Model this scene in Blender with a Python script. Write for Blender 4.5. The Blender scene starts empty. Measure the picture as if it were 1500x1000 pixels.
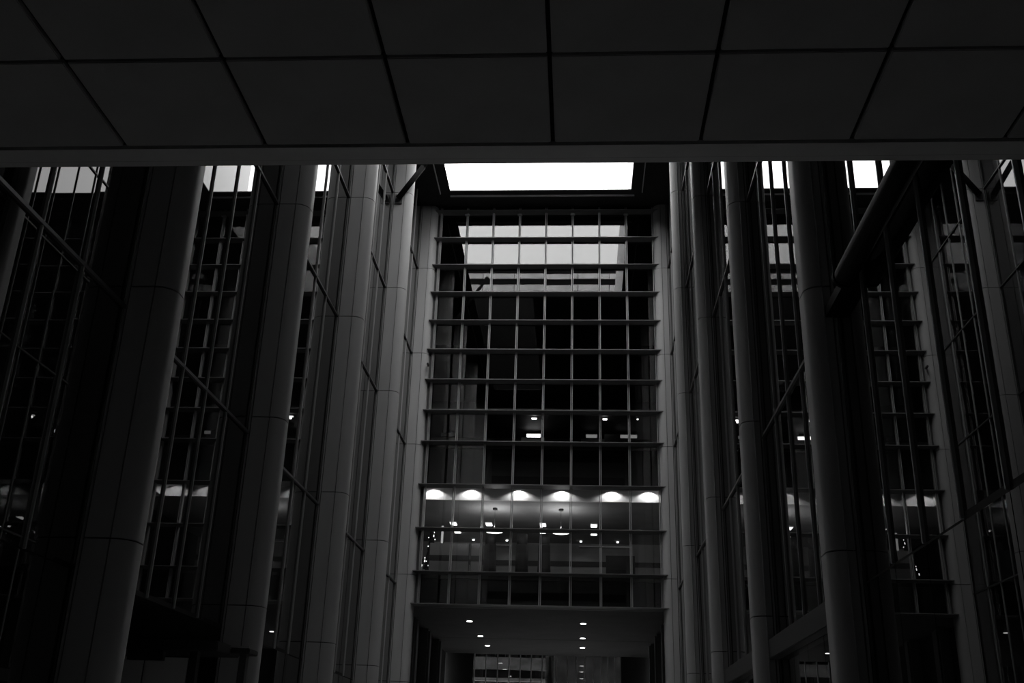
import bpy, bmesh, math, random
from mathutils import Matrix, Vector
random.seed(7)
sc = bpy.context.scene
C = sc.collection
ZO = 1.6                       # eye height: every z below is measured from the eye

# ------------------------------------------------------------------ camera
cam_d = bpy.data.cameras.new('camera'); cam = bpy.data.objects.new('camera', cam_d); C.objects.link(cam)
r_ = Vector((0.99784248, 0.05922877, 0.02832547)); u_ = Vector((-0.00351881, -0.38257136, 0.92391925)); w_ = Vector((-0.06555911, 0.92202555, 0.38153754))
cam.matrix_world = Matrix(((r_.x, u_.x, -w_.x, 0), (r_.y, u_.y, -w_.y, 0), (r_.z, u_.z, -w_.z, ZO), (0, 0, 0, 1)))
cam_d.sensor_width = 36.0; cam_d.lens = 36.0 * 1509.82 / 1500.0; cam_d.clip_end = 500
sc.camera = cam

# ------------------------------------------------------------------ sky, exposure
SKY = 9.0
wd = bpy.data.worlds.new('overcast_sky'); sc.world = wd; wd.use_nodes = True
wn = wd.node_tree.nodes; wl_ = wd.node_tree.links; bg = wn['Background']; bg.inputs['Strength'].default_value = SKY
# standard overcast sky: brightest overhead, one third of that at the horizon, equal all round
_tc = wn.new('ShaderNodeTexCoord'); _sx = wn.new('ShaderNodeSeparateXYZ'); _mr = wn.new('ShaderNodeMapRange')
_mr.inputs[1].default_value = 0; _mr.inputs[2].default_value = 1; _mr.inputs[3].default_value = .333; _mr.inputs[4].default_value = 1.0
wl_.new(_tc.outputs['Generated'], _sx.inputs[0]); wl_.new(_sx.outputs[2], _mr.inputs[0]); wl_.new(_mr.outputs[0], bg.inputs['Color'])
sc.view_settings.view_transform = 'Standard'; sc.view_settings.look = 'None'
sc.view_settings.exposure = 0.0; sc.view_settings.gamma = 1.0; sc.view_settings.use_curve_mapping = False
cy = sc.cycles
cy.use_denoising = True; cy.max_bounces = 10; cy.diffuse_bounces = 4; cy.glossy_bounces = 5; cy.transparent_max_bounces = 12
cy.sample_clamp_indirect = 6.0; cy.caustics_reflective = False; cy.caustics_refractive = False

# ------------------------------------------------------------------ materials
def nt(name):
    m = bpy.data.materials.new(name); m.use_nodes = True
    return m, m.node_tree.nodes, m.node_tree.links
def solid(name, v, rough=0.6, spec=0.5, metal=0.0, noise=0.0, scale=3.0, stretch=(1, 1, 1), ior=1.5):
    m, n, l = nt(name); b = n['Principled BSDF']
    b.inputs['Base Color'].default_value = (v, v, v, 1); b.inputs['Roughness'].default_value = rough
    b.inputs['Specular IOR Level'].default_value = spec; b.inputs['Metallic'].default_value = metal; b.inputs['IOR'].default_value = ior
    if noise:
        t = n.new('ShaderNodeTexCoord'); mp = n.new('ShaderNodeMapping'); mp.inputs['Scale'].default_value = stretch
        x = n.new('ShaderNodeTexNoise'); x.inputs['Scale'].default_value = scale; x.inputs['Detail'].default_value = 5
        rp = n.new('ShaderNodeMapRange'); rp.inputs[1].default_value = .3; rp.inputs[2].default_value = .7
        rp.inputs[3].default_value = v * (1 - noise); rp.inputs[4].default_value = v * (1 + noise)
        l.new(t.outputs['Object'], mp.inputs[0]); l.new(mp.outputs[0], x.inputs[0]); l.new(x.outputs[0], rp.inputs[0])
        l.new(rp.outputs[0], b.inputs['Base Color'])
    return m
def emit(name, s, sample=False):
    m, n, l = nt(name); n.remove(n['Principled BSDF']); e = n.new('ShaderNodeEmission')
    e.inputs['Strength'].default_value = s; l.new(e.outputs[0], n['Material Output'].inputs[0])
    if not sample: m.cycles.emission_sampling = 'NONE'
    return m
def clear_glass(name, tint, ior):
    m, n, l = nt(name); n.remove(n['Principled BSDF'])
    t = n.new('ShaderNodeBsdfTransparent'); t.inputs[0].default_value = (tint, tint, tint, 1)
    g = n.new('ShaderNodeBsdfGlossy'); g.inputs['Roughness'].default_value = 0.0; g.inputs[0].default_value = (1, 1, 1, 1)
    f = n.new('ShaderNodeFresnel'); x = n.new('ShaderNodeMixShader')
    ge = n.new('ShaderNodeNewGeometry'); mr = n.new('ShaderNodeMapRange'); mr.inputs[3].default_value = ior; mr.inputs[4].default_value = 1 / ior
    l.new(ge.outputs['Backfacing'], mr.inputs[0]); l.new(mr.outputs[0], f.inputs[0])   # the same reflectance from either side of a thin pane
    l.new(f.outputs[0], x.inputs[0]); l.new(t.outputs[0], x.inputs[1]); l.new(g.outputs[0], x.inputs[2])
    l.new(x.outputs[0], n['Material Output'].inputs[0])
    return m
M = {
    'clad': solid('grey_cladding', .34, .55, .25, noise=.06, scale=1.5, stretch=(1, 1, .3)),
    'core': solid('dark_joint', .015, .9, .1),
    'jamb': solid('dark_jamb_metal', .06, .5),
    'sglass': solid('dark_tinted_glass', .004, .0, .5, ior=2.3),
    'fglass': clear_glass('clear_facade_glass', .92, 1.6),
    'fin': solid('grey_aluminium', .31, .4, .5),
    'fin_dark': solid('dark_aluminium', .16, .4, .5),
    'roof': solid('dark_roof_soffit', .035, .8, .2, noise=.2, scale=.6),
    'white': solid('white_lining', .8, .7, .2),
    'lip': solid('pale_trim', .6, .4),
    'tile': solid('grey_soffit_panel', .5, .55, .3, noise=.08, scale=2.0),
    'trim': solid('soffit_edge_metal', .75, .4, .5, noise=.05),
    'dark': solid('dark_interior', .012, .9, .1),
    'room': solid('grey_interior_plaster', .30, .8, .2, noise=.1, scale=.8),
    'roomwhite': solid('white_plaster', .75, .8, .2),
    'roomdark': solid('dark_interior_finish', .03, .6, .3),
    'floor': solid('grey_stone_paving', .17, .6, .4, noise=.25, scale=1.2),
    'black': solid('black_metal', .015, .45, .5),
    'steel': solid('painted_steel', .05, .4, .5),
    'concrete': solid('pale_concrete', .30, .85, .2, noise=.35, scale=1.3, stretch=(1, 1, 2)),
    'concrete2': solid('grey_stone', .10, .85, .2, noise=.5, scale=.9),
    'doorpanel': solid('pale_door_panel', .5, .6, .3),
    'leaf': solid('dark_foliage', .02, .9, .1),
    'lamp': emit('lamp_diffuser', 4.0), 'lamp_dim': emit('dim_lamp', .22), 'bulb': emit('fairy_bulb', 2.5),
    'strip': emit('light_strip', .45),
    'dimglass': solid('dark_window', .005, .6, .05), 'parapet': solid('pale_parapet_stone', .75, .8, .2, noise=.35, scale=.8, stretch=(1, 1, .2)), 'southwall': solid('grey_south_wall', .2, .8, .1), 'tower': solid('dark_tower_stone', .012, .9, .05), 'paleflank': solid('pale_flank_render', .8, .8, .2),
    'band': solid('dark_band_metal', .03, .5), 'beamblack': solid('black_painted_beam', .006, .8, .1),
}

# ------------------------------------------------------------------ builders
def put(name, me, mat, parent=None, loc=(0, 0, 0), rot=None, smooth=False):
    o = bpy.data.objects.new(name, me); C.objects.link(o)
    if mat is not None and not me.materials: me.materials.append(M[mat])
    o.location = (loc[0], loc[1], loc[2] + (ZO if parent is None else 0))
    if rot: o.rotation_euler = rot
    if parent is not None: o.parent = parent
    if smooth:
        for p in me.polygons: p.use_smooth = True
    return o
def empty(name, loc=(0, 0, 0)):
    o = bpy.data.objects.new(name, None); o.empty_display_size = .3; C.objects.link(o)
    o.location = (loc[0], loc[1], loc[2] + ZO); o['base'] = 1
    return o
def tag(o, label=None, cat=None, group=None, kind=None):
    if label: o['label'] = label
    if cat: o['category'] = cat
    if group: o['group'] = group
    if kind: o['kind'] = kind
    return o
CACHE = {}
def boxmesh(dx, dy, dz, mat, bev=0.0):
    k = (round(dx, 4), round(dy, 4), round(dz, 4), mat, bev)
    if k in CACHE: return CACHE[k]
    bm = bmesh.new(); bmesh.ops.create_cube(bm, size=1.0)
    bmesh.ops.scale(bm, vec=(dx, dy, dz), verts=bm.verts)
    if bev: bmesh.ops.bevel(bm, geom=bm.edges[:], offset=bev, segments=2, affect='EDGES')
    me = bpy.data.meshes.new('box'); bm.to_mesh(me); bm.free(); me.materials.append(M[mat]); CACHE[k] = me
    return me
def box(name, x0, x1, y0, y1, z0, z1, mat, parent=None, bev=0.0, rot=None):
    """box in eye-relative world coordinates; parents are Empties without rotation"""
    p = ((x0 + x1) / 2, (y0 + y1) / 2, (z0 + z1) / 2)
    if parent is not None:
        q = parent.location; lp = (p[0] - q.x, p[1] - q.y, p[2] + ZO - q.z)
        if parent.parent is not None:
            q2 = parent.parent.location; lp = (lp[0] - q2.x, lp[1] - q2.y, lp[2] - q2.z)
        return put(name, boxmesh(abs(x1 - x0), abs(y1 - y0), abs(z1 - z0), mat, bev), None, parent, lp, rot)
    return put(name, boxmesh(abs(x1 - x0), abs(y1 - y0), abs(z1 - z0), mat, bev), None, None, p, rot)
def rel(parent, p):
    q = Vector((p[0], p[1], p[2] + ZO)); a = parent
    while a is not None: q = q - a.location; a = a.parent
    return q
def mesh(name, verts, faces, mat):
    me = bpy.data.meshes.new(name); me.from_pydata(verts, [], faces); me.validate(); me.materials.append(M[mat])
    bm = bmesh.new(); bm.from_mesh(me); bmesh.ops.recalc_face_normals(bm, faces=bm.faces); bm.to_mesh(me); bm.free()
    return me
def cylmesh(name, r1, r2, h, mat, seg=20, axis='Z'):
    k = (name, r1, r2, h, mat, seg, axis)
    if k in CACHE: return CACHE[k]
    bm = bmesh.new(); bmesh.ops.create_cone(bm, cap_ends=True, segments=seg, radius1=r1, radius2=r2, depth=h)
    if axis == 'Y': bmesh.ops.rotate(bm, matrix=Matrix.Rotation(math.pi / 2, 3, 'X'), verts=bm.verts)
    me = bpy.data.meshes.new(name); bm.to_mesh(me); bm.free(); me.materials.append(M[mat])
    for p in me.polygons: p.use_smooth = len(p.vertices) == 4
    CACHE[k] = me
    return me
def tubemesh(name, a, b, r, mat, seg=20):
    a = Vector(a); b = Vector(b); d = (b - a).normalized(); s = d.orthogonal().normalized(); t = d.cross(s)
    vs = []
    for e in (a, b):
        for i in range(seg):
            an = 2 * math.pi * i / seg; vs.append(e + s * math.cos(an) * r + t * math.sin(an) * r)
    fs = [(i, (i + 1) % seg, seg + (i + 1) % seg, seg + i) for i in range(seg)] + [tuple(range(seg)), tuple(range(seg, 2 * seg))]
    me = mesh(name, [tuple(v) for v in vs], fs, mat)
    for p in me.polygons: p.use_smooth = len(p.vertices) == 4
    return me
def extrude_profile(name, outer, thick, z0, z1, mat):
    """open polyline given thickness inward (to the left of travel is outside) and extruded in z"""
    n = len(outer); inner = []
    for i in range(n):
        a = Vector(outer[max(i - 1, 0)]); b = Vector(outer[min(i + 1, n - 1)]); t = (b - a).normalized()
        nn = Vector((-t.y, t.x)); p = Vector(outer[i]) + nn * thick; inner.append((p.x, p.y))
    ring = list(outer) + inner[::-1]; m = len(ring)
    vs = [(x, y, z0) for x, y in ring] + [(x, y, z1) for x, y in ring]
    fs = [(i, (i + 1) % m, m + (i + 1) % m, m + i) for i in range(m)]
    for i in range(n - 1):
        a, b, c, d = i, i + 1, m - 2 - i, m - 1 - i
        fs += [(d, c, b, a), (m + a, m + b, m + c, m + d)]
    me = mesh(name, vs, fs, mat)
    for p in me.polygons: p.use_smooth = abs(p.normal.z) < .5
    me.set_sharp_from_angle(angle=math.radians(35))
    return me

# ------------------------------------------------------------------ main dimensions
XL, XR = -9.05, 4.85            # planes of the two side glass walls
YF = 51.62                      # plane of the glazed end wall
ROOF = 29.6
GND = -1.6
JOINTS = [GND, 3.64, 8.7, 15.4, 20.5, 25.6, ROOF]
HS = 4.0                        # soffit above the camera
YE = 6.33                       # its front edge
YL = [51.2, 43.0, 34.8, 26.5, 18.2, 9.9]     # front faces of the columns, end wall first
YR = YL[:5] + [6.9]

# ------------------------------------------------------------------ structure: ground, roof
tag(box('floor', -14, 10, -9, 73, GND - .3, GND, 'floor'), 'grey stone paving of the courtyard', kind='structure')
ox0, ox1, oy0, oy1 = -7.24, 2.80, 21.0, 49.62
roof = empty('ceiling_roof', (-2.1, 30, ROOF)); tag(roof, 'dark roof deck round the long rectangular opening to the sky', kind='structure')
RT = ROOF + .06
box('deck', XL - 2, ox0, 5.5, YF + 2, ROOF, RT, 'roof', roof); box('deck', ox1, XR + 2, 5.5, YF + 2, ROOF, RT, 'roof', roof)
box('deck', ox0, ox1, oy1, YF + 2, ROOF, RT, 'roof', roof); box('deck', ox0, ox1, 5.5, oy0, ROOF, RT, 'roof', roof)
box('deck', -3.2, ox1, oy0, 40.5, ROOF, RT, 'roof', roof)  # unseen piece added to narrow the opening and shade the courtyard
# thin bright trim round the opening
box('trim_rail', -7.28, 3.0, 50.06, 50.12, ROOF - .1, ROOF, 'lip', roof)
box('trim_rail', -7.84, -7.79, 24, 49.85, ROOF - .08, ROOF, 'lip', roof); box('trim_rail', 3.39, 3.44, 24, 49.8, ROOF - .08, ROOF, 'lip', roof)
# taller blocks that rise above the roof opening
tw = empty('wall_tower', (-2, 20.8, ROOF)); tag(tw, 'tall dark blocks rising round the roof opening', kind='structure')
TOP = 41.6; YT = 20.9
box('south_face', -22, 14, YT - 2, YT, RT, TOP, 'tower', tw)
for z0, z1 in ((40.1, 40.6), (38.7, 39.5)):
    for k in range(10): box('parapet_panel', -17 + k * 2.8 + .03, -17 + (k + 1) * 2.8 - .03, YT - .06, YT + .08, z0, z1, 'parapet', tw)
for k in range(16):
    x = -17 + k * 1.9
    for j in range(2): box('tower_window', x + .1, x + 1.8, YT - .02, YT + .04, 30.4 + j * 3.2, 33.0 + j * 3.2, 'dimglass', tw)
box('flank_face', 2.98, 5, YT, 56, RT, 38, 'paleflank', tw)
box('flank_face', -11.4, -9.4, YT, 56, RT, 37.5, 'tower', tw)  # unseen block, set close and high to cut sky light from this side

# ------------------------------------------------------------------ structure: soffit over the camera
ceil = empty('ceiling', (0, 3, HS)); tag(ceil, 'low soffit of square grey panels with dark joints over the passage', kind='structure')
box('backing', -13, 9, -8.5, YE - .02, HS + .03, HS + .25, 'core', ceil)
PT = 1.013; x0 = -.19
for i in range(-9, 8):
    for j in range(8):
        xa = x0 + i * PT; yb = 6.08 - j * .965
        box('soffit_panel', xa + .014, xa + PT - .014, yb - .965 + .014, yb - .014, HS, HS + .05, 'tile', ceil, bev=.006)
V = [(x, y, z) for x in (-13, 9) for y, z in ((6.095, HS - .005), (6.40, HS + .045), (6.43, HS + .075), (6.43, HS + .4), (6.095, HS + .4))]
F = [(0, 1, 2, 3, 4), (5, 6, 7, 8, 9)] + [(i, (i + 1) % 5, 5 + (i + 1) % 5, 5 + i) for i in range(5)]
et = put('edge_trim', mesh('edge_trim', V, F, 'trim'), None, ceil); et.location = rel(ceil, (0, 0, 0))

wf = empty('wall_front', (0, YE, HS)); tag(wf, 'dark facade above the passage soffit facing the courtyard', kind='structure')
box('upper_wall', XL - 2, XR + 2, 5.6, YE - .1, HS + .35, ROOF, 'southwall', wf)
for k in range(11):
    zz = 5.5 + k * 2.2
    box('spandrel_panel', XL, XR, YE - .1, YE - .04, zz, zz + .7, 'tower', wf)
box('rear_light_block', -13, 9, -8.8, -8.5, GND, HS + .25, 'roof', wf)  # added out of view to shut out daylight from behind the camera
box('passage_wall', -13.2, -12.9, -8.8, YE, GND, HS + .25, 'roof', wf); box('passage_wall', 8.9, 9.2, -8.8, YE, GND, HS + .25, 'roof', wf)

# ------------------------------------------------------------------ structure: side glass walls
def side_wall(name, X, s, ys, offs, label, recess_bay):
    """s = +1 when the courtyard lies toward +x"""
    w = empty(name, (X, 30, GND)); tag(w, label, kind='structure')
    back = X - s * .12
    lo_skip = None
    yedge = [YF + 1.5] + [YE - .6]
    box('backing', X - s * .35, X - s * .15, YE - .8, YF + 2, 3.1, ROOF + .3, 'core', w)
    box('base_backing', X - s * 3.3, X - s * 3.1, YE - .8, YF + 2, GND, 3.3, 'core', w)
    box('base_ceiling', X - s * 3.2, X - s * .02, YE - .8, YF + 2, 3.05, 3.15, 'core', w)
    bays = []
    for i in range(len(ys)):
        y1 = ys[i]; y0 = ys[i + 1] + .9 if i + 1 < len(ys) else YE - .5
        if y1 - y0 > .5: bays.append((i, y0, y1))
    zs = [3.07, 8.25] + JOINTS[3:]
    for i, y0, y1 in bays:
        cuts = [y0] + sorted(y1 - f for f in offs if y1 - f > y0 + .25) + [y1]
        for a, b in zip(cuts[:-1], cuts[1:]):
            for za, zb in zip(zs[:-1], zs[1:]):
                p = box('pane', X - s * .06, X - s * .02, a + .012, b - .012, za + .012, zb - .012, 'sglass', w)
                p.rotation_euler = (0, random.gauss(0, .0005), random.gauss(0, .0006))
            if i != recess_bay:
                box('pane', X - s * .06, X - s * .02, a + .012, b - .012, GND + .02, 2.6 if s < 0 and i < 4 else 3.05, 'sglass', w)
        for c in cuts[1:-1]:
            box('mullion', X - s * .03, X + s * .03, c - .022, c + .022, 3.07, ROOF, 'fin', w, bev=.008)
        for z in zs[1:-1]:
            box('transom', X - s * .03, X + s * .04, y0, y1, z - .035, z + .035, 'jamb', w)
        if s < 0 and i < 4: box('fascia_band', X - s * .03, X + s * .22, y0 + .02, y1 - .06, 2.6, 3.07, 'band', w, bev=.02)
    return w
wl = side_wall('wall_left', XL, 1, YL, [1.85, 3.4, 4.95, 6.45], 'tall dark glass wall with slim mullions along the strut side of the courtyard', 3)
wr = side_wall('wall_right', XR, -1, YR, [1.85, 3.4, 4.95, 6.45, 8.0, 9.5], 'tall dark glass wall with slim mullions along the heavy beam side of the courtyard', None)

# ------------------------------------------------------------------ columns
def arc(cx, cy, r, a0, a1, n):
    return [(cx + r * math.cos(math.radians(a0 + (a1 - a0) * i / n)), cy + r * math.sin(math.radians(a0 + (a1 - a0) * i / n))) for i in range(n + 1)]
CD = .90                        # column depth along the wall
def profile(s, pro):
    R = .38 if pro > .6 else .30; xf = pro - R
    flat = [(.07, 0), (.5 * xf + .03, 0), (xf - .012, 0)]
    corner = [(xf + .012, 0)] + arc(xf, R, R, -88, 0, 10) + arc(xf, CD - R, R, 0, 48, 5)
    rear = arc(xf, CD - R, R, 52, 90, 5) + [(.07, CD)]
    core = [(.10, .05)] + arc(xf, R, R - .05, -90, 0, 8) + arc(xf, CD - R, R - .05, 0, 90, 8) + [(.10, CD - .05)]
    return flat, corner, rear, core
def colmeshes(s, pro):
    flat, corner, rear, core = profile(s, pro); out = []
    for a, b in zip(JOINTS[:-1], JOINTS[1:]):
        row = []
        for nm, pl in (('flat_panel', flat), ('corner_panel', corner), ('rear_panel', rear)):
            me = extrude_profile(nm, pl, .045, a + .014 - GND, b - .014 - GND, 'clad')
            if s < 0:
                me.transform(Matrix.Scale(-1, 4, (1, 0, 0))); me.flip_normals()
            row.append(me)
        out.append(row)
    m = len(core); H = ROOF - GND
    vs = [(x * s, y, 0) for x, y in core] + [(x * s, y, H) for x, y in core]
    fs = [(i, (i + 1) % m, m + (i + 1) % m, m + i) for i in range(m)] + [tuple(range(m)), tuple(range(m, 2 * m))]
    return out, mesh('core', vs, fs, 'core')
CM = {1: colmeshes(1, .93), -1: colmeshes(-1, .52), 0: colmeshes(-1, .73)}
ordw = ['first', 'second', 'third', 'fourth', 'fifth', 'sixth']
def column(s, i, Y):
    X = XL if s > 0 else XR
    side = 'on the wall with the thin inclined strut' if s > 0 else 'on the wall with the heavy dark beam'
    lab = ('round-nosed grey clad column touching the glazed end wall, ' if i == 0 else ordw[i] + ' round-nosed grey clad column from the glazed end wall, ') + side
    c = empty('clad_column', (X, Y, GND)); tag(c, lab, 'column', 'clad columns along the courtyard walls')
    rows, core = CM[0 if s < 0 and i == 0 else s]
    put('core', core, None, c)
    for row in rows:
        for me in row: put(me.name.split('.')[0], me, None, c)
    H = ROOF - GND
    put('jamb', boxmesh(.09, .10, H, 'jamb'), None, c, (s * .035, .10, H / 2))
    put('jamb', boxmesh(.04, .05, H, 'fin'), None, c, (s * .01, .045, H / 2))
    return c
for i, Y in enumerate(YL): column(1, i, Y)
for i, Y in enumerate(YR): column(-1, i, Y)

# ------------------------------------------------------------------ glazed end wall
ROWS = [29.27, 27.52, 25.82, 24.14, 22.44, 20.73, 19.0, 17.28, 15.57, 13.28, 11.03, 8.86, 7.27]
XM = [-7.92 + 1.5 * k for k in range(9)]
wb = empty('wall_back', (-1.92, YF, 7.27)); tag(wb, 'glazed end wall, a grid of panes with projecting horizontal fins', kind='structure')
for ri, (zt, zb) in enumerate(zip([ROOF] + ROWS[:-1], ROWS)):
    for k in range(8):
        p = box('pane', XM[k] + .03, XM[k + 1] - .03, YF, YF + .03, zb + .03, zt - .03, 'fglass', wb)
        p.rotation_euler = (random.gauss(0, .0004), 0, random.gauss(0, .0005))
    for k in range(9):
        box('mullion', XM[k] - .058, XM[k] - .018, YF - .16, YF + .06, zb + .02, zt - .02, 'fin', wb)
        box('mullion', XM[k] + .018, XM[k] + .058, YF - .16, YF + .06, zb + .02, zt - .02, 'fin', wb)
me = None
for z in ROWS:
    a, b = XM[0] - .33, XM[-1] + .27
    vs = []; xs = [(a, b)]
    # a fin that is flat on top and tapers to its front edge, with pointed ends
    prof = [(YF + .02, .05), (YF - .40, .045), (YF - .40, .01), (YF + .02, -.09)]
    if me is None:
        V = [(x - wb.location.x + (.0 if y < YF - .2 else (.12 if x < 0 else -.12)), y - wb.location.y, dz) for x in (a, b) for y, dz in prof]
        F = [(0, 1, 2, 3), (4, 5, 6, 7), (0, 1, 5, 4), (1, 2, 6, 5), (2, 3, 7, 6), (3, 0, 4, 7)]
        me = mesh('fin', V, F, 'fin_dark')
    put('fin', me, None, wb, (0, 0, z + ZO - wb.location.z))
for k in (1, 3, 5, 7):
    box('bracket', XM[k] - .13, XM[k] + .13, YF - .3, YF - .16, 29.02, 29.1, 'fin', wb)
# side strips between the end wall and the columns
box('side_strip', XL - .3, XM[0] - .03, YF, YF + .2, 7.27, ROOF, 'jamb', wb); box('side_strip', XM[-1] + .03, XR + .3, YF, YF + .2, 7.27, ROOF, 'jamb', wb)

# ------------------------------------------------------------------ rooms behind the end wall
YB = 64.2; RX0, RX1 = -10.6, 6.2
rm = empty('wall_interior', (-2, 58, 7.3)); tag(rm, 'dark floors and walls of the building behind the glazed end wall', kind='structure')
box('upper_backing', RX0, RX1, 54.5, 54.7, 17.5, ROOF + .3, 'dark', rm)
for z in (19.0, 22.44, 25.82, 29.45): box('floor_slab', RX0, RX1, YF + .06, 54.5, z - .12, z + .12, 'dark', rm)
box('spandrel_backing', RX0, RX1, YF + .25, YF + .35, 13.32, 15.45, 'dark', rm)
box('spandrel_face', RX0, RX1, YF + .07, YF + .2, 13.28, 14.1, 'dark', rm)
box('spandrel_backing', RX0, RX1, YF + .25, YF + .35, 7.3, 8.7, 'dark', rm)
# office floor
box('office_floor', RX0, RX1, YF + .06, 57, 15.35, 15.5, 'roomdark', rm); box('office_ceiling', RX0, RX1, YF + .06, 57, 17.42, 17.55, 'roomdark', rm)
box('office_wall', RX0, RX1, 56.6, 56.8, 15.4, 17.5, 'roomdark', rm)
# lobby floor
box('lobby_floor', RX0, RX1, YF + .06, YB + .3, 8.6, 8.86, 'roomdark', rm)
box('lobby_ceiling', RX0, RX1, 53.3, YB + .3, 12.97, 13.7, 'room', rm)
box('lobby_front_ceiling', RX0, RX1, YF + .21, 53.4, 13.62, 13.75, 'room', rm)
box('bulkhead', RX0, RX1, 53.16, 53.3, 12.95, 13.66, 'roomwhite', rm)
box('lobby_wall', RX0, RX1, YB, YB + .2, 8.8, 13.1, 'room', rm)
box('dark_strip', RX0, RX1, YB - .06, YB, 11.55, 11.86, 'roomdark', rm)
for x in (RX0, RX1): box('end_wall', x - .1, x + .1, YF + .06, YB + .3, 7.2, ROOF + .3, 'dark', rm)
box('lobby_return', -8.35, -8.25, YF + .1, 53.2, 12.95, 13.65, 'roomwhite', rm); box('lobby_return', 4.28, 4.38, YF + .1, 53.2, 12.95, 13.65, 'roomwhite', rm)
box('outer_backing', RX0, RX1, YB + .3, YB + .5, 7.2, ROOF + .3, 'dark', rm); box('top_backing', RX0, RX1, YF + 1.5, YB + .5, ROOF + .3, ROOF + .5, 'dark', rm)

def lamp(kind, name, p, e, parent, size=.05, angle=None, blend=.3):
    l = bpy.data.lights.new(name, kind); l.energy = e; l.shadow_soft_size = size
    if angle: l.spot_size = math.radians(angle); l.spot_blend = blend
    o = bpy.data.objects.new(name, l); C.objects.link(o); o.parent = parent; o.location = rel(parent, p)
    return o
for k, x in enumerate((-7.68, -5.69, -3.17, -.91, 1.70, 3.61)):
    d = empty('wall_washer', (x, 52.93, 13.62))
    tag(d, 'washer lamp throwing a bright scallop on the lobby bulkhead, %s from the decorated tree' % ordw[k], 'lamp', 'wall washers above the lobby bulkhead')
    put('housing', cylmesh('housing', .07, .07, .04, 'black'), None, d, (0, 0, -.02))
    put('lens', cylmesh('lens', .05, .05, .01, 'lamp'), None, d, (0, 0, -.045))
    lamp('SPOT', 'washer_light', (x, 52.95, 13.57), 150, d, .02, 146, .4)
# pendants
for x, nb in ((-4.55, 'nearer the decorated tree'), (-.97, 'farther from the decorated tree')):
    d = empty('pendant_lamp', (x, 55.0, 12.97)); tag(d, 'saucer-shaped pendant lamp hanging in the lobby, ' + nb, 'lamp', 'lobby pendants')
    put('ceiling_rose', cylmesh('rose', .13, .13, .1, 'black'), None, d, (0, 0, -.05))
    put('cable', cylmesh('cable', .007, .007, 1.2, 'black', 8), None, d, (0, 0, -.6))
    put('saucer', cylmesh('saucer', .18, .52, .1, 'roomwhite', 28), None, d, (0, 0, -1.22))
    put('diffuser', cylmesh('diffuser', .45, .49, .03, 'lamp', 28), None, d, (0, 0, -1.285))
    put('upper_diffuser', cylmesh('updiff', .22, .2, .03, 'lamp', 28), None, d, (0, 0, -1.155))
    lamp('POINT', 'pendant_glow', (x, 55.0, 11.92), 90.0, d, .1)
# square luminaires in the lobby ceiling, two rows, then small spots
for y, xs, lab in ((58.8, (-7.25, -5.19, -2.08, .85), 'nearer the glass'), (61.0, (-7.26, -2.16, .88), 'nearer the back wall')):
    for k, x in enumerate(xs):
        d = empty('ceiling_luminaire', (x, y, 12.97)); tag(d, 'rectangular lobby ceiling light, row ' + lab + ', ' + ordw[k] + ' from the decorated tree', 'lamp', 'lobby ceiling lights, row ' + lab)
        put('frame', boxmesh(.40, .76, .05, 'roomwhite'), None, d, (0, 0, -.025)); put('diffuser', boxmesh(.34, .70, .05, 'lamp'), None, d, (0, 0, -.05))
for k, x in enumerate((-6.5, -4.43, .12, 2.36)):
    d = empty('spot_lamp', (x, 63.2, 12.97)); tag(d, 'small round ceiling spot on the lobby back wall, %s from the decorated tree' % ordw[k], 'lamp', 'small lobby spots')
    put('ring', cylmesh('ring', .1, .1, .04, 'roomwhite'), None, d, (0, 0, -.02)); put('bulb', cylmesh('spotbulb', .075, .06, .07, 'lamp'), None, d, (0, 0, -.07))
    lamp('SPOT', 'spot_light', (x, 63.3, 12.85), 6, d, .04, 120, .5)
# ledge strips with light under the spots
for x0, x1, lab in ((-6.6, -4.2, 'beside the decorated tree'), (.0, 3.2, 'beside the dark notice board')):
    tag(box('wall_ledge', x0, x1, YB - .3, YB - .02, 12.72, 12.78, 'roomwhite'), 'pale ledge on the lobby back wall ' + lab, 'ledge', 'lobby wall ledges')
# dark lobby columns
for k, (x, y) in enumerate(((-5.0, 58), (-3.2, 58), (-1.95, 58))):
    d = empty('lobby_pillar', (x, y, 8.86)); tag(d, 'dark free-standing round pillar in the lobby, %s from the decorated tree' % ordw[k], 'pillar', 'dark lobby pillars')
    put('shaft', cylmesh('shaft', .40, .33, 2.72, 'roomdark', 24), None, d, (0, 0, 1.36)); put('neck', cylmesh('neck', .29, .29, .62, 'roomdark', 24), None, d, (0, 0, 3.02))
    put('base_ring', cylmesh('bring', .42, .42, .12, 'roomdark', 24), None, d, (0, 0, .06))
# low partition screen
for x0, x1, lab in ((-8.3, -6.05, 'in front of the decorated tree'), (-6.0, -5.3, 'beside the first dark pillar')):
    d = empty('partition_screen', ((x0 + x1) / 2, 57, 8.86)); tag(d, 'grey lobby partition screen ' + lab, 'screen', 'lobby partition screens')
    box('screen_panel', x0, x1, 56.97, 57.03, 10.75, 11.42, 'room', d); box('screen_base', x0, x1, 56.97, 57.03, 8.86, 10.44, 'room', d)
    box('dark_rail', x0, x1, 56.96, 57.04, 10.44, 10.75, 'roomdark', d)
    for x in (x0 + .02, x1 - .02): box('post', x - .02, x + .02, 56.95, 57.05, 8.86, 11.42, 'roomdark', d)
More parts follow.
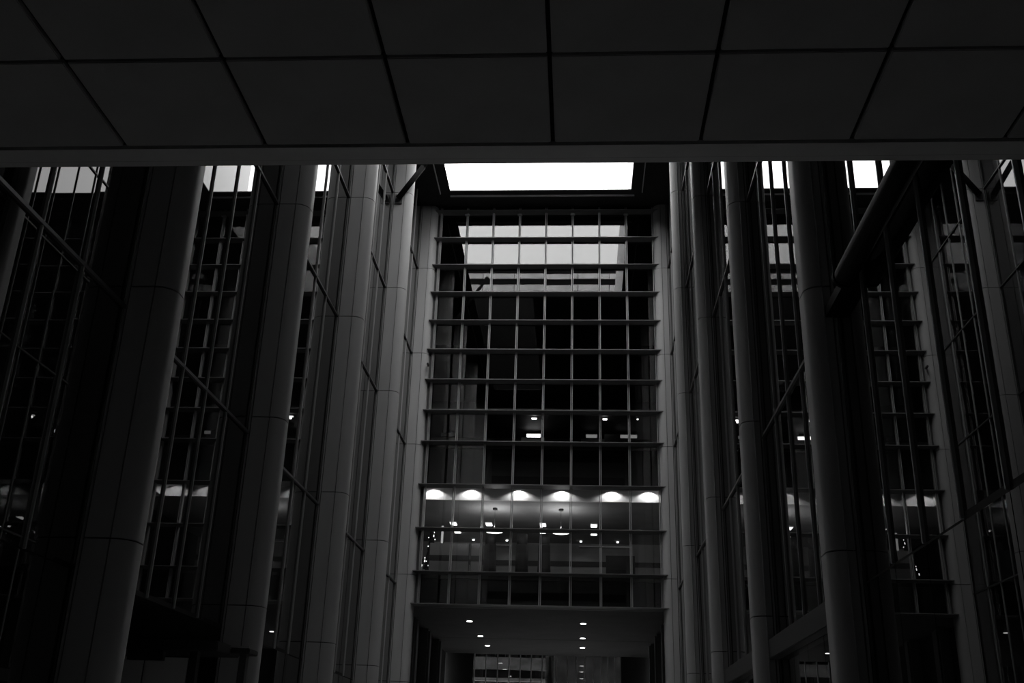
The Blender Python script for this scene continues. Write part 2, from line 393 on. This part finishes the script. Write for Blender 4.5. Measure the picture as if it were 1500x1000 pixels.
# notice board, dark
d = empty('notice_board', (2.8, YB - .1, 10.6)); tag(d, 'dark wall board under the ledge on the lobby back wall', 'board')
box('board_panel', 1.7, 3.4, YB - .12, YB - .07, 10.2, 12.2, 'roomdark', d)
for x in (1.7, 3.4): box('board_frame', x - .04, x + .04, YB - .14, YB - .06, 10.2, 12.2, 'black', d)
for z in (10.2, 12.2): box('board_frame', 1.66, 3.44, YB - .14, YB - .06, z - .04, z + .04, 'black', d)
# decorated tree
t = empty('decorated_tree', (-8.4, 58.4, 8.86)); tag(t, 'tall dark conifer hung with fairy lights behind the lobby glass', 'tree')
put('trunk', cylmesh('trunk', .06, .05, .5, 'roomdark', 10), None, t, (0, 0, .25))
for k in range(6):
    put('branch_tier', cylmesh('tier%d' % k, .62 - k * .095, .10, .8, 'leaf', 14), None, t, (0, 0, .75 + k * .52))
for k in range(26):
    h = random.uniform(.05, 1); rr = (.60 * (1 - h) + .06); a = random.uniform(math.pi, 2 * math.pi)
    put('fairy_bulb', cylmesh('fbulb', .026, .026, .05, 'bulb', 8), None, t, (rr * math.cos(a), rr * math.sin(a), .6 + h * 3.2))
d = empty('light_column', (-7.75, 58, 8.86)); tag(d, 'slim lit post beside the decorated tree', 'lamp')
box('post_body', -7.82, -7.68, 57.95, 58.1, 8.86, 12.6, 'roomdark', d); box('light_strip', -7.81, -7.69, 57.92, 57.95, 11.3, 12.6, 'strip', d)

# office floor fittings
for k, (x, y, wdt, m, lab) in enumerate(((-2.43, 52.75, .26, 'lamp', 'over the pale cupboards'), (1.36, 52.75, .22, 'lamp', 'near the dark cabinet'))):
    d = empty('office_luminaire', (x, y, 17.42)); tag(d, 'small bright office ceiling light ' + lab, 'lamp', 'office ceiling lights')
    put('frame', boxmesh(wdt + .06, .2, .06, 'roomwhite'), None, d, (0, 0, -.03)); put('diffuser', boxmesh(wdt, .16, .06, m), None, d, (0, 0, -.07))
    lamp('POINT', 'luminaire_light', (x, y, 17.25), (2.5, 1.2)[k], d, .06)
d = empty('office_spot', (3.1, 52.75, 17.42)); tag(d, 'tiny round office ceiling spot next to the end column', 'lamp')
put('ring', cylmesh('oring', .06, .06, .05, 'roomwhite'), None, d, (0, 0, -.025)); put('bulb', cylmesh('obulb', .045, .045, .05, 'lamp'), None, d, (0, 0, -.06))
for x0, x1, m, lab in ((-2.95, -2.15, 'lamp', 'brightest one of its row'), (.35, 1.0, 'lamp_dim', 'dim, between the two ceiling lights'), (2.0, 2.72, 'lamp_dim', 'dim, beside the dark cabinet'), (2.8, 3.2, 'lamp_dim', 'dim and short, next to the end column'), (-7.75, -7.0, 'roomwhite', 'pale and unlit, at the decorated tree end')):
    d = empty('linear_luminaire', ((x0 + x1) / 2, 55.2, 17.42)); tag(d, 'suspended linear office light, ' + lab, 'lamp', 'suspended office lights')
    for x in (x0 + .08, x1 - .08): box('hanger', x - .01, x + .01, 55.19, 55.21, 17.2, 17.42, 'black', d)
    box('housing', x0, x1, 55.1, 55.3, 17.12, 17.24, 'roomwhite', d); box('diffuser', x0 + .02, x1 - .02, 55.06, 55.1, 17.03, 17.2, m, d); 
for x0, x1, z0, z1, lab in ((-3.3, -1.95, 16.0, 17.35, 'under the brighter ceiling light'), (.1, 2.3, 16.2, 17.3, 'near the dark cabinet')):
    d = empty('wall_cupboard', ((x0 + x1) / 2, 56.4, z0)); tag(d, 'pale office wall cupboard ' + lab, 'cupboard', 'office cupboards')
    box('body', x0, x1, 56.15, 56.6, z0, z1, 'room', d)
    nd = 3
    for q in range(nd): box('door', x0 + (x1 - x0) * q / nd + .01, x0 + (x1 - x0) * (q + 1) / nd - .01, 56.12, 56.15, z0 + .02, z1 - .02, 'room', d)
d = empty('office_cabinet', (1.75, 53.75, 15.5)); tag(d, 'dark office cabinet standing close to the glass', 'cabinet')
box('body', 1.35, 2.2, 53.5, 54.0, 15.5, 16.75, 'roomdark', d); box('door', 1.37, 1.77, 53.47, 53.5, 15.55, 16.7, 'black', d); box('door', 1.79, 2.18, 53.47, 53.5, 15.55, 16.7, 'black', d)

# ------------------------------------------------------------------ passage under the end wall
ps = empty('wall_passage', (-2, 62, GND)); tag(ps, 'dark walls and soffit of the passage under the glazed end wall', kind='structure')
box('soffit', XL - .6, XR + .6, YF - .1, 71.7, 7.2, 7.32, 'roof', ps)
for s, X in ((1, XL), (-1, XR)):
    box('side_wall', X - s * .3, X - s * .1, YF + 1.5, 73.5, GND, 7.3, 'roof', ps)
    for y in (55.5, 60.5, 65.5):
        box('pilaster', X - s * .1, X + s * .55, y, y + .9, GND, 7.2, 'fin_dark', ps, bev=.12)
for lab, x in (('along the strut side', -5.82), ('along the heavy beam side', .24)):
    for y, wh in ((56.35, 'nearest the courtyard'), (63.0, 'middle one'), (68.1, 'nearest the far screen')):
        d = empty('passage_downlight', (x, y, 7.2)); tag(d, 'round downlight in the passage soffit ' + lab + ', ' + wh, 'lamp', 'passage downlights ' + lab)
        put('ring', cylmesh('pring', .2, .2, .05, 'roof'), None, d, (0, 0, -.02)); put('lens', cylmesh('plens', .16, .14, .06, 'lamp'), None, d, (0, 0, -.05))
        lamp('SPOT', 'downlight', (x, y, 7.08), 1.5, d, .1, 130, .6)
# mullioned screen at the far end of the passage
scn = empty('window_1', (-2.5, 74, GND)); tag(scn, 'far glass screen with slim vertical mullions at the end of the passage', kind='structure')
mx = [(-7.17, 74), (-6.37, 74), (-5.57, 74), (-4.77, 74), (-4.0, 74), (-3.25, 74), (-2.5, 74), (-1.52, 74.1), (-.77, 74.2), (-.17, 74.3), (.45, 74.4), (1.02, 74.5), (1.55, 74.6), (2.03, 74.7), (2.5, 74.8)]
for x, y in mx: box('mullion', x - .035, x + .035, y - .1, y + .05, GND, 8.2, 'white', scn)
for (xa, ya), (xb, yb) in zip(mx[:-1], mx[1:]):
    box('pane', xa + .04, xb - .04, (ya + yb) / 2 - .015, (ya + yb) / 2 + .015, GND + .05, 8.1, 'fglass', scn)
put('round_post', cylmesh('rpost', .3, .3, 9.8, 'fin_dark', 24), None, scn, (.52, .35, 4.9))
box('head', XL - .6, XR + .6, 73.6, 74.0, 7.2, 8.4, 'roof', scn)
box('infill', XL - 3, -7.25, 73.8, 74.1, GND, 30, 'roof', scn); box('infill', 2.9, XR + 4, 73.8, 75, GND, 30, 'roof', scn)
box('infill', XL - 3, XR + 4, 73.6, 74.15, 8.3, 30, 'roof', scn); box('infill', XL - 3, XR + 4, 71.6, 73.7, 7.2, 7.5, 'roof', scn)
bd = empty('neighbour_building', (-2, 78, GND)); tag(bd, 'pale banded building seen through the screen at the end of the passage', 'building')
box('wall', -13, 9, 78, 78.6, GND, 32, 'concrete2', bd)
for z0, z1, y in ((6.5, 7.35, 77.6), (8.1, 8.8, 77.7), (5.7, 5.92, 77.5)): box('band', -13, -2.4, y, 78, z0, z1, 'concrete', bd)
for x in (-11, -9, -7, -5, -3): box('pier', x - .12, x + .12, 77.75, 78, GND, 32, 'concrete2', bd)
for k in range(5):
    x = -11.8 + k * 2
    for z0, z1 in ((7.4, 8.05), (4.2, 5.5)):
        w = box('window', x - .6, x + .6, 77.93, 78, z0, z1, 'sglass', bd)
for x in (-13, 9): box('yard_light_block', x - .1, x + .1, 73.8, 78.6, GND, 32, 'concrete2', bd)  # unseen sides, added full height to keep daylight in the yard low

# ------------------------------------------------------------------ struts, beams
st = empty('inclined_strut', (-8.75, 43.0, 25.2)); tag(st, 'thin dark tubular strut rising from the second column to the roof', 'strut')
put('tube', tubemesh('tube', (0, -.14, 0), (2.74, -.14, 4.34), .1, 'beamblack'), None, st)
put('sleeve', tubemesh('sleeve', (0, -.14, 0), (1.1, -.14, 1.74), .135, 'beamblack'), None, st)
put('foot_plate', boxmesh(.34, .06, .5, 'steel'), None, st, (.0, -.03, 0))
r = .19; y0, y1 = 6.9 + .85, 16.7
b = empty('level_beam', (XR - r - .01, y0, 8.15)); tag(b, 'heavy dark tubular beam running level along the glass wall beside a column', 'beam')
put('tube', tubemesh('btube', (0, 0, 0), (0, y1 - y0, 0), r, 'beamblack', 28), None, b)
for yy in (.05, y1 - y0 - .05): put('end_collar', tubemesh('collar', (0, yy - .05, 0), (0, yy + .05, 0), r + .02, 'beamblack', 28), None, b)
box('wall_bracket', XR - .2, XR + .02, y1 - .1, 18.22, 8.05, 8.25, 'beamblack', b)

# ------------------------------------------------------------------ entrance in the recess on the strut side
en = empty('entrance_portal', (-9.3, 23.5, GND)); tag(en, 'dark entrance portal with two pale door leaves under a flat canopy', 'entrance')
box('canopy', -10.9, -8.0, 23.3, 24.9, 2.2, 2.42, 'black', en, bev=.02); box('canopy_nose', -8.0, -7.55, 24.2, 24.9, 2.24, 2.36, 'black', en, bev=.02)
box('canopy_edge', -8.4, -7.55, 24.15, 24.19, 2.37, 2.40, 'fin', en)
box('frame_post', -10.6, -10.45, 23.5, 23.7, GND, 2.2, 'black', en); box('frame_post', -8.68, -8.5, 23.5, 23.7, GND, 2.2, 'black', en)
l = box('door_leaf', -10.43, -9.74, 23.55, 23.6, GND + .02, 2.06, 'doorpanel', en); l2 = box('door_leaf', -9.70, -8.72, 23.55, 23.6, GND + .02, 2.06, 'doorpanel', en)
box('closer_box', -10.06, -9.25, 23.4, 23.55, 1.98, 2.18, 'black', en); box('pull_handle', -9.82, -9.78, 23.45, 23.55, -.6, .4, 'fin', l)
box('pull_handle', -9.66, -9.62, 23.45, 23.55, -.6, .4, 'fin', l2)
box('frame_post', -7.85, -7.7, 24.5, 24.7, GND, 2.24, 'jamb', en)

# small camera on the end column
sk = empty('security_camera', (-8.13, 51.25, 19.86)); tag(sk, 'small security camera bracketed to the column beside the glazed end wall', 'camera')
put('bracket', boxmesh(.06, .1, .06, 'steel'), None, sk, (0, .03, 0)); put('housing', cylmesh('cam_housing', .07, .06, .3, 'steel', 14, 'Y'), None, sk, (.02, -.12, -.06))
put('lens', cylmesh('cam_lens', .045, .045, .03, 'black', 14, 'Y'), None, sk, (.02, -.28, -.06))
for o in bpy.data.objects:
    if 'base' in o: del o['base']
